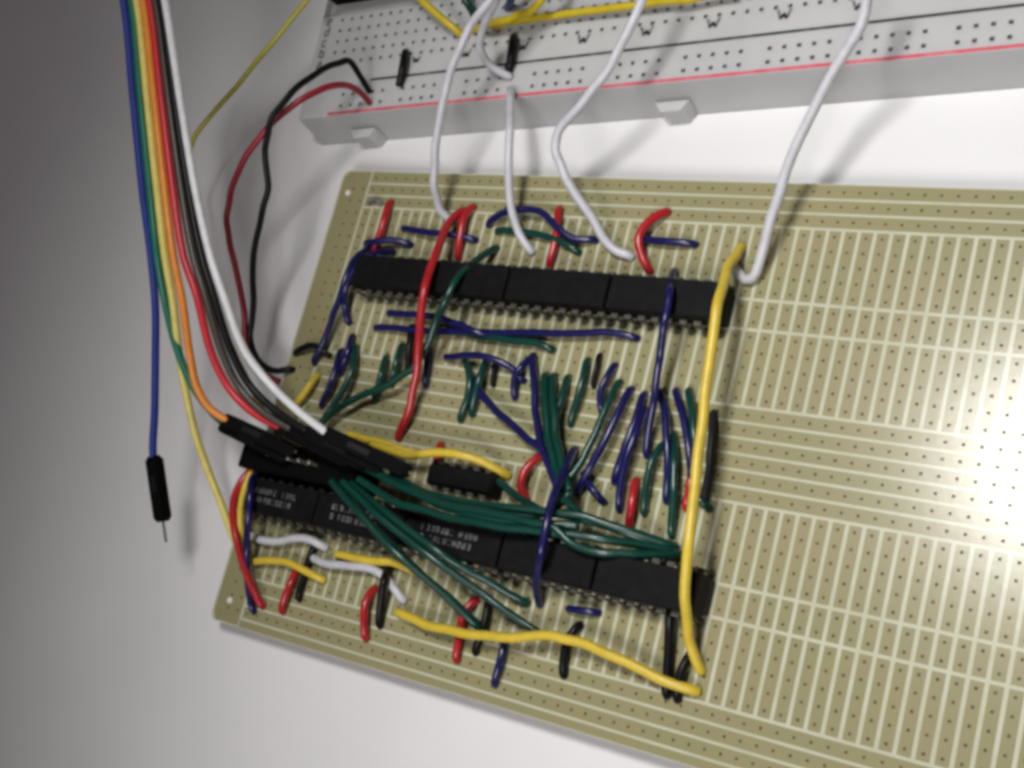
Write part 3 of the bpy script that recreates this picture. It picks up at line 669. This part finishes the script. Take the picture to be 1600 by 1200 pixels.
    ('jumper_wire', 'bowed yellow wire over the small black chip', 'yellow jumpers', 'yellow', 0.78, 'n', 'b', [(-67.73, -34.49, 6.9), (-61.7, -35.26, 8.6), (-56.62, -35.65, 9.4), (-51.39, -34.39, 9.8), (-46.28, -33.98, 9.4), (-42.5, -34.25, 7.8), (-39.13, -35.25, 5.2)]),
    ('jumper_wire', 'short yellow wire behind the ribbon housings', 'yellow jumpers', 'yellow', 0.72, 'b', 'b', [(-75.22, -33.26, 5.2), (-70.21, -33.74, 6.4), (-64.83, -33.94, 6.4), (-61.08, -34.44, 5.8), (-59.23, -34.46, 5.1)]),
    ('jumper_wire', 'stubby yellow jumper above the white ribbon wire end', 'yellow jumpers', 'yellow', 0.74, 'b', 'b', [(-87.27, -23.27, 5.1), (-87.11, -25.0, 6.1), (-88.21, -27.34, 6.1), (-90.05, -29.39, 5.2)]),
    ('jumper_wire', 'short yellow jumper below the lower chips, right of two white ones', 'yellow jumpers', 'yellow', 0.76, 'b', 'b', [(-69.92, -55.21, 5.1), (-64.95, -55.16, 6.2), (-60.51, -54.9, 6.3), (-56.57, -54.31, 6.0), (-53.48, -54.8, 5.1)]),
    ('jumper_wire', 'short bent yellow jumper at left, below a white one', 'yellow jumpers', 'yellow', 0.74, 'b', 'b', [(-90.0, -60.71, 5.2), (-83.8, -59.31, 6.2), (-79.8, -58.91, 6.3), (-75.83, -59.52, 6.0), (-72.06, -60.28, 5.1)]),
    ('jumper_wire', 'yellow wire bowing beside the red one over the left board edge', 'yellow jumpers', 'yellow', 0.62, 'b', 'b', [(-91.91, -43.0, 9.4), (-91.51, -46.25, 10.6), (-91.36, -50.35, 10.6), (-91.01, -54.38, 9.4), (-91.02, -57.61, 6.9), (-90.64, -59.96, 5.2)]),
    ('lead_wire', 'thin lime yellow lead running from top edge behind the ribbon cable', None, 'lime', 0.55, 'n', 'n', [(-102.17, 60.16, 18.4), (-107.96, 52.34, 17.4), (-114.66, 44.08, 16.4), (-122.71, 34.0, 15.4), (-131.67, 23.05, 14.4), (-132.54, 16.1, 13.9), (-124.75, 2.98, 14.4), (-113.54, -10.38, 14.4), (-100.87, -23.65, 13.4), (-92.31, -32.39, 11.4), (-84.13, -38.56, 10.4)]),
    ('jumper_wire', 'wavy white jumper below the first printed chip, upper of two', 'white jumpers', 'white', 0.78, 'b', 'b', [(-92.02, -55.71, 5.2), (-87.57, -56.09, 6.2), (-83.63, -55.6, 6.2), (-79.58, -54.27, 6.4), (-76.47, -53.88, 6.1), (-73.76, -54.5, 5.1)]),
    ('jumper_wire', 'wavy white jumper crossed by a black one, lower of two', 'white jumpers', 'white', 0.76, 'b', 'b', [(-75.12, -56.95, 5.2), (-70.23, -57.37, 6.2), (-64.98, -56.73, 6.4), (-60.81, -56.34, 6.2), (-57.62, -57.13, 5.8), (-55.35, -58.48, 5.7), (-53.44, -59.92, 5.1)]),
    ('jumper_wire', 'black jumper tucked under the bent yellow jumper at lower left', 'black jumpers', 'black', 0.7, 'b', 'b', [(-75.78, -55.0, 5.1), (-75.87, -57.86, 5.4), (-75.96, -60.74, 5.3), (-76.03, -64.32, 5.1)]),
    ('jumper_wire', 'upright black jumper crossing the lower white jumper', 'black jumpers', 'black', 0.74, 'b', 'b', [(-57.98, -55.71, 5.2), (-56.31, -57.85, 7.6), (-56.45, -60.82, 6.8), (-56.68, -65.04, 5.1)]),
    ('jumper_wire', 'black jumper under the wavy yellow wire beside the red one', 'black jumpers', 'black', 0.7, 'b', 'b', [(-35.96, -56.78, 5.1), (-35.33, -59.46, 5.8), (-35.33, -62.36, 5.8), (-36.1, -65.02, 5.1)]),
    ('jumper_wire', 'bent black jumper under the middle of the wavy yellow wire', 'black jumpers', 'black', 0.72, 'b', 'b', [(-18.57, -57.15, 5.1), (-19.34, -59.38, 5.8), (-19.41, -61.65, 5.8), (-19.15, -64.69, 5.1)]),
    ('jumper_wire', 'tall black jumper at the bottom right end of the lower chips', 'black jumpers', 'black', 0.74, 'b', 'b', [(-3.83, -49.53, 5.4), (-2.63, -53.42, 6.6), (-1.87, -58.1, 6.1), (-1.28, -63.41, 5.1)]),
    ('jumper_wire', 'short thick black jumper beneath the two yellow wire ends', 'black jumpers', 'black', 0.76, 'b', 'b', [(1.11, -57.19, 5.1), (0.73, -59.41, 5.9), (0.54, -61.38, 5.8), (0.57, -63.53, 5.1)]),
    ('jumper_wire', 'small black wire arc near the left edge, below the black lead', 'black jumpers', 'black', 0.6, 'b', 'b', [(-94.3, -19.03, 5.1), (-91.4, -17.89, 6.2), (-88.82, -17.39, 6.3), (-86.05, -18.55, 5.1)]),
    ('jumper_wire', 'black jumper just right of the long yellow wire', 'black jumpers', 'charcoal', 0.7, 'b', 'b', [(-4.17, -19.88, 5.1), (-2.95, -23.87, 6.0), (-2.15, -28.96, 6.0), (-2.35, -33.63, 5.1)]),
    ('jumper_wire', 'thin black jumper between the lone green and kinked blue ones', 'black jumpers', 'black', 0.5, 'b', 'b', [(-26.99, -12.58, 5.1), (-26.67, -14.2, 5.6), (-26.63, -15.67, 5.6), (-26.77, -17.46, 5.1)]),
    ('jumper_wire', 'tiny black jumper under the arched blue wire', 'black jumpers', 'black', 0.5, 'b', 'b', [(-47.32, -16.33, 5.1), (-46.82, -17.4, 5.6), (-46.67, -18.33, 5.6), (-46.72, -19.62, 5.1)]),
    ('jumper_wire', 'black jumper close to the left side of the long red jumper', 'black jumpers', 'black', 0.7, 'b', 'b', [(-67.83, -11.28, 5.1), (-66.73, -13.73, 5.9), (-66.19, -16.19, 5.9), (-66.07, -18.67, 5.1)]),
    ('jumper_wire', 'tiny grey wire staple in the top left corner of the board', None, 'grey', 0.4, 'b', 'b', [(-86.98, 13.44, 4.8), (-85.86, 13.91, 5.4), (-85.05, 13.94, 5.4), (-84.17, 13.41, 4.8)]),
    ('breadboard_jumper', 'black jumper on the breadboard, nearest its lettered end', 'black jumpers on the breadboard', 'black', 0.86, 's', 's', [(-85.11, 44.14, 9.3), (-83.93, 42.07, 10.4), (-83.47, 38.82, 10.4), (-84.21, 36.77, 9.3)]),
    ('breadboard_jumper', 'black jumper on the breadboard, beside the white leads', 'black jumpers on the breadboard', 'black', 0.86, 's', 's', [(-59.77, 46.54, 9.3), (-58.72, 44.25, 10.4), (-58.13, 40.9, 10.4), (-58.73, 39.26, 9.3)]),
    ('breadboard_wire', 'yellow wire slanting down to its end on the breadboard', 'yellow breadboard wires', 'yellow2', 0.8, 'n', 's', [(-86.05, 57.42, 17.4), (-79.37, 51.87, 15.4), (-74.93, 48.93, 13.4), (-72.05, 47.25, 11.8), (-71.11, 46.85, 9.3)]),
    ('breadboard_wire', 'yellow wire bending up behind the white leads, on the breadboard', 'yellow breadboard wires', 'yellow2', 0.8, 'n', 's', [(-47.61, 53.99, 18.4), (-50.45, 49.57, 16.4), (-53.43, 48.29, 14.9), (-58.84, 47.73, 13.4), (-64.79, 47.62, 12.0), (-70.25, 48.48, 9.3)]),
    ('breadboard_wire', 'yellow wire lying along the breadboard towards the right', 'yellow breadboard wires', 'yellow2', 0.74, 'n', 's', [(-14.66, 52.02, 11.9), (-23.47, 50.9, 11.6), (-31.62, 50.73, 11.4), (-40.69, 50.21, 11.2), (-50.17, 49.65, 11.0), (-60.04, 48.92, 10.8), (-65.4, 48.95, 9.3)]),
    ('breadboard_wire', 'dark green wire end at top edge, left of the white leads', None, 'green', 0.95, 'n', 's', [(-71.94, 56.33, 16.4), (-70.26, 52.55, 13.4), (-69.71, 51.51, 11.4), (-69.92, 50.83, 9.3)]),
    ('breadboard_wire', 'blue wire end at top edge, right of the white leads', None, 'blue2', 0.8, 'n', 's', [(-56.9, 55.25, 16.4), (-59.72, 53.01, 13.4), (-61.31, 52.83, 11.4), (-63.2, 52.96, 9.3)]),
]
for w in WIRES:
    wire(*w)

RIBBON = [
    ('blue3', 'blue ribbon strand hanging loose with a black pin connector', 'n', [(-119.91, 38.62, 54.4), (-118.77, 33.01, 50.4), (-117.82, 17.48, 42.4), (-115.28, 1.04, 35.4), (-113.4, -9.9, 30.4), (-112.45, -18.77, 26.4), (-111.49, -28.06, 23.4), (-110.13, -37.47, 20.9), (-109.52, -44.55, 19.0), (-109.06, -47.08, 18.2)]),
    ('green2', 'green ribbon strand between the blue and yellow ones', 'n', [(-117.3, 38.42, 54.4), (-116.37, 32.87, 50.4), (-114.96, 17.18, 42.9), (-111.87, 0.7, 36.4), (-109.21, -10.44, 32.4), (-108.63, -17.7, 27.9), (-105.92, -25.7, 23.9), (-102.43, -31.87, 20.4), (-98.69, -35.19, 18.2), (-94.85, -37.36, 17.0)]),
    ('yellow3', 'pale yellow ribbon strand that peels off to the left board edge', 'b', [(-115.64, 38.29, 54.4), (-114.91, 32.78, 50.4), (-113.17, 17.16, 42.9), (-109.95, 0.76, 36.4), (-107.14, -10.31, 32.4), (-105.99, -17.66, 28.4), (-106.13, -27.16, 22.4), (-105.5, -33.57, 18.4), (-104.3, -40.0, 14.4), (-101.43, -45.87, 11.4), (-98.16, -51.13, 8.9), (-95.55, -56.1, 6.4), (-94.39, -57.92, 5.2)]),
    ('orange', 'orange ribbon strand entering the nearest black housing', 'n', [(-113.82, 38.15, 54.4), (-113.1, 32.68, 50.4), (-111.21, 17.14, 42.9), (-107.24, 0.63, 36.9), (-103.74, -10.5, 33.4), (-101.15, -18.0, 30.4), (-99.11, -26.61, 26.9), (-98.18, -32.27, 23.4), (-95.95, -35.36, 20.9), (-92.91, -36.67, 18.6)]),
    ('red2', 'red ribbon strand between the orange and brown ones', 'n', [(-112.01, 38.01, 54.4), (-111.3, 32.57, 50.4), (-109.27, 17.12, 42.9), (-105.02, 0.7, 36.9), (-101.07, -10.33, 33.4), (-97.49, -16.63, 30.9), (-94.17, -25.93, 26.4), (-90.87, -31.23, 22.9), (-86.18, -34.43, 20.4), (-79.93, -36.18, 18.4)]),
    ('brown', 'grey brown ribbon strand between the red and black ones', 'n', [(-110.21, 37.87, 54.4), (-109.69, 32.48, 50.4), (-107.35, 17.09, 42.9), (-102.82, 0.78, 36.9), (-98.59, -10.17, 33.4), (-95.39, -16.46, 30.9), (-91.46, -25.64, 26.4), (-88.21, -30.91, 22.9), (-82.98, -34.37, 20.4), (-77.31, -36.06, 18.4)]),
    ('black', 'black ribbon strand next to the white one', 'n', [(-108.61, 37.74, 54.4), (-108.28, 32.4, 50.4), (-105.79, 17.08, 42.9), (-100.97, 0.84, 36.9), (-96.46, -10.04, 33.4), (-93.3, -16.3, 30.9), (-89.11, -25.39, 26.4), (-85.67, -30.36, 22.9), (-80.06, -33.75, 20.4), (-73.47, -36.0, 18.4)]),
    ('white2', 'white ribbon strand on the right side of the ribbon cable', 'n', [(-107.2, 37.63, 54.4), (-107.05, 32.32, 50.4), (-104.25, 17.06, 42.9), (-99.14, 0.9, 36.9), (-94.2, -9.9, 33.4), (-90.76, -16.09, 30.9), (-86.4, -24.5, 26.4), (-82.52, -28.64, 22.9), (-76.16, -32.52, 20.4), (-69.06, -35.61, 18.4)]),
]
for colour, label, eb, pts in RIBBON:
    wire("ribbon_strand", label, "strands of the rainbow ribbon cable", colour, 0.76, 'n', eb, pts)

HOUSINGS = [
    ('black pin connector dangling over the table from the loose blue strand', (-109.38, -45.9, 18.4), (-105.77, -57.44, 14.4)),
    ('black pin housing beneath the orange strand, on the green strand end', (-95.81, -37.49, 17.0), (-80.33, -40.74, 13.4)),
    ('black pin housing on the end of the orange strand', (-94.17, -36.53, 18.4), (-78.36, -39.48, 14.4)),
    ('black pin housing on the end of the red strand', (-80.47, -36.08, 18.2), (-65.65, -39.34, 13.9)),
    ('black pin housing on the end of the brown strand', (-78.13, -36.06, 18.0), (-62.27, -39.35, 13.7)),
    ('black pin housing on the end of the black strand', (-74.46, -35.91, 18.0), (-58.43, -39.38, 13.4)),
    ('black pin housing on the end of the white strand', (-69.52, -35.62, 18.2), (-53.25, -39.02, 12.9)),
]
for label, a, b in HOUSINGS:
    a, b = Vector(a), Vector(b)
    d = b - a
    n = d.length
    t = empty("pin_connector", a)
    t.rotation_euler = d.to_track_quat('X', 'Z').to_euler()
    tag(t, label, "connector", "black pin connectors of the ribbon cable")
    h = 1.27
    mb = MB()
    def ring(x, s): return [(x, -s, -s * .9), (x, s, -s * .9), (x, s, s * .9), (x, -s, s * .9)]
    rs = [ring(0, .8), ring(.9, h), ring(n - .9, h), ring(n, .85)]
    for r in rs: mb.v += r
    for k in range(3):
        for i in range(4):
            j = (i + 1) % 4
            mb.f.append([4 * k + i, 4 * k + j, 4 * k + 4 + j, 4 * k + 4 + i]); mb.mi.append(0)
    mb.f.append([3, 2, 1, 0]); mb.f.append([12, 13, 14, 15]); mb.mi += [0, 0]
    shell = mb.build("shell", M['housing'], t)
    mb = MB(); mb.face([(n * .3, -.5, h * .9 + .02), (n * .55, -.5, h * .9 + .02), (n * .55, .5, h * .9 + .02), (n * .3, .5, h * .9 + .02)])
    mb.build("latch_window", M['socket'], shell)
    plen = 4.0 if 'dangling' in label else 0.15
    vv, ff = tube([Vector((n - .5, 0, 0)), Vector((n + plen - .8, 0, 0)), Vector((n + plen, 0, 0))], 0.32, 6)
    mesh_obj("pin", vv, ff, M['tin'], t)
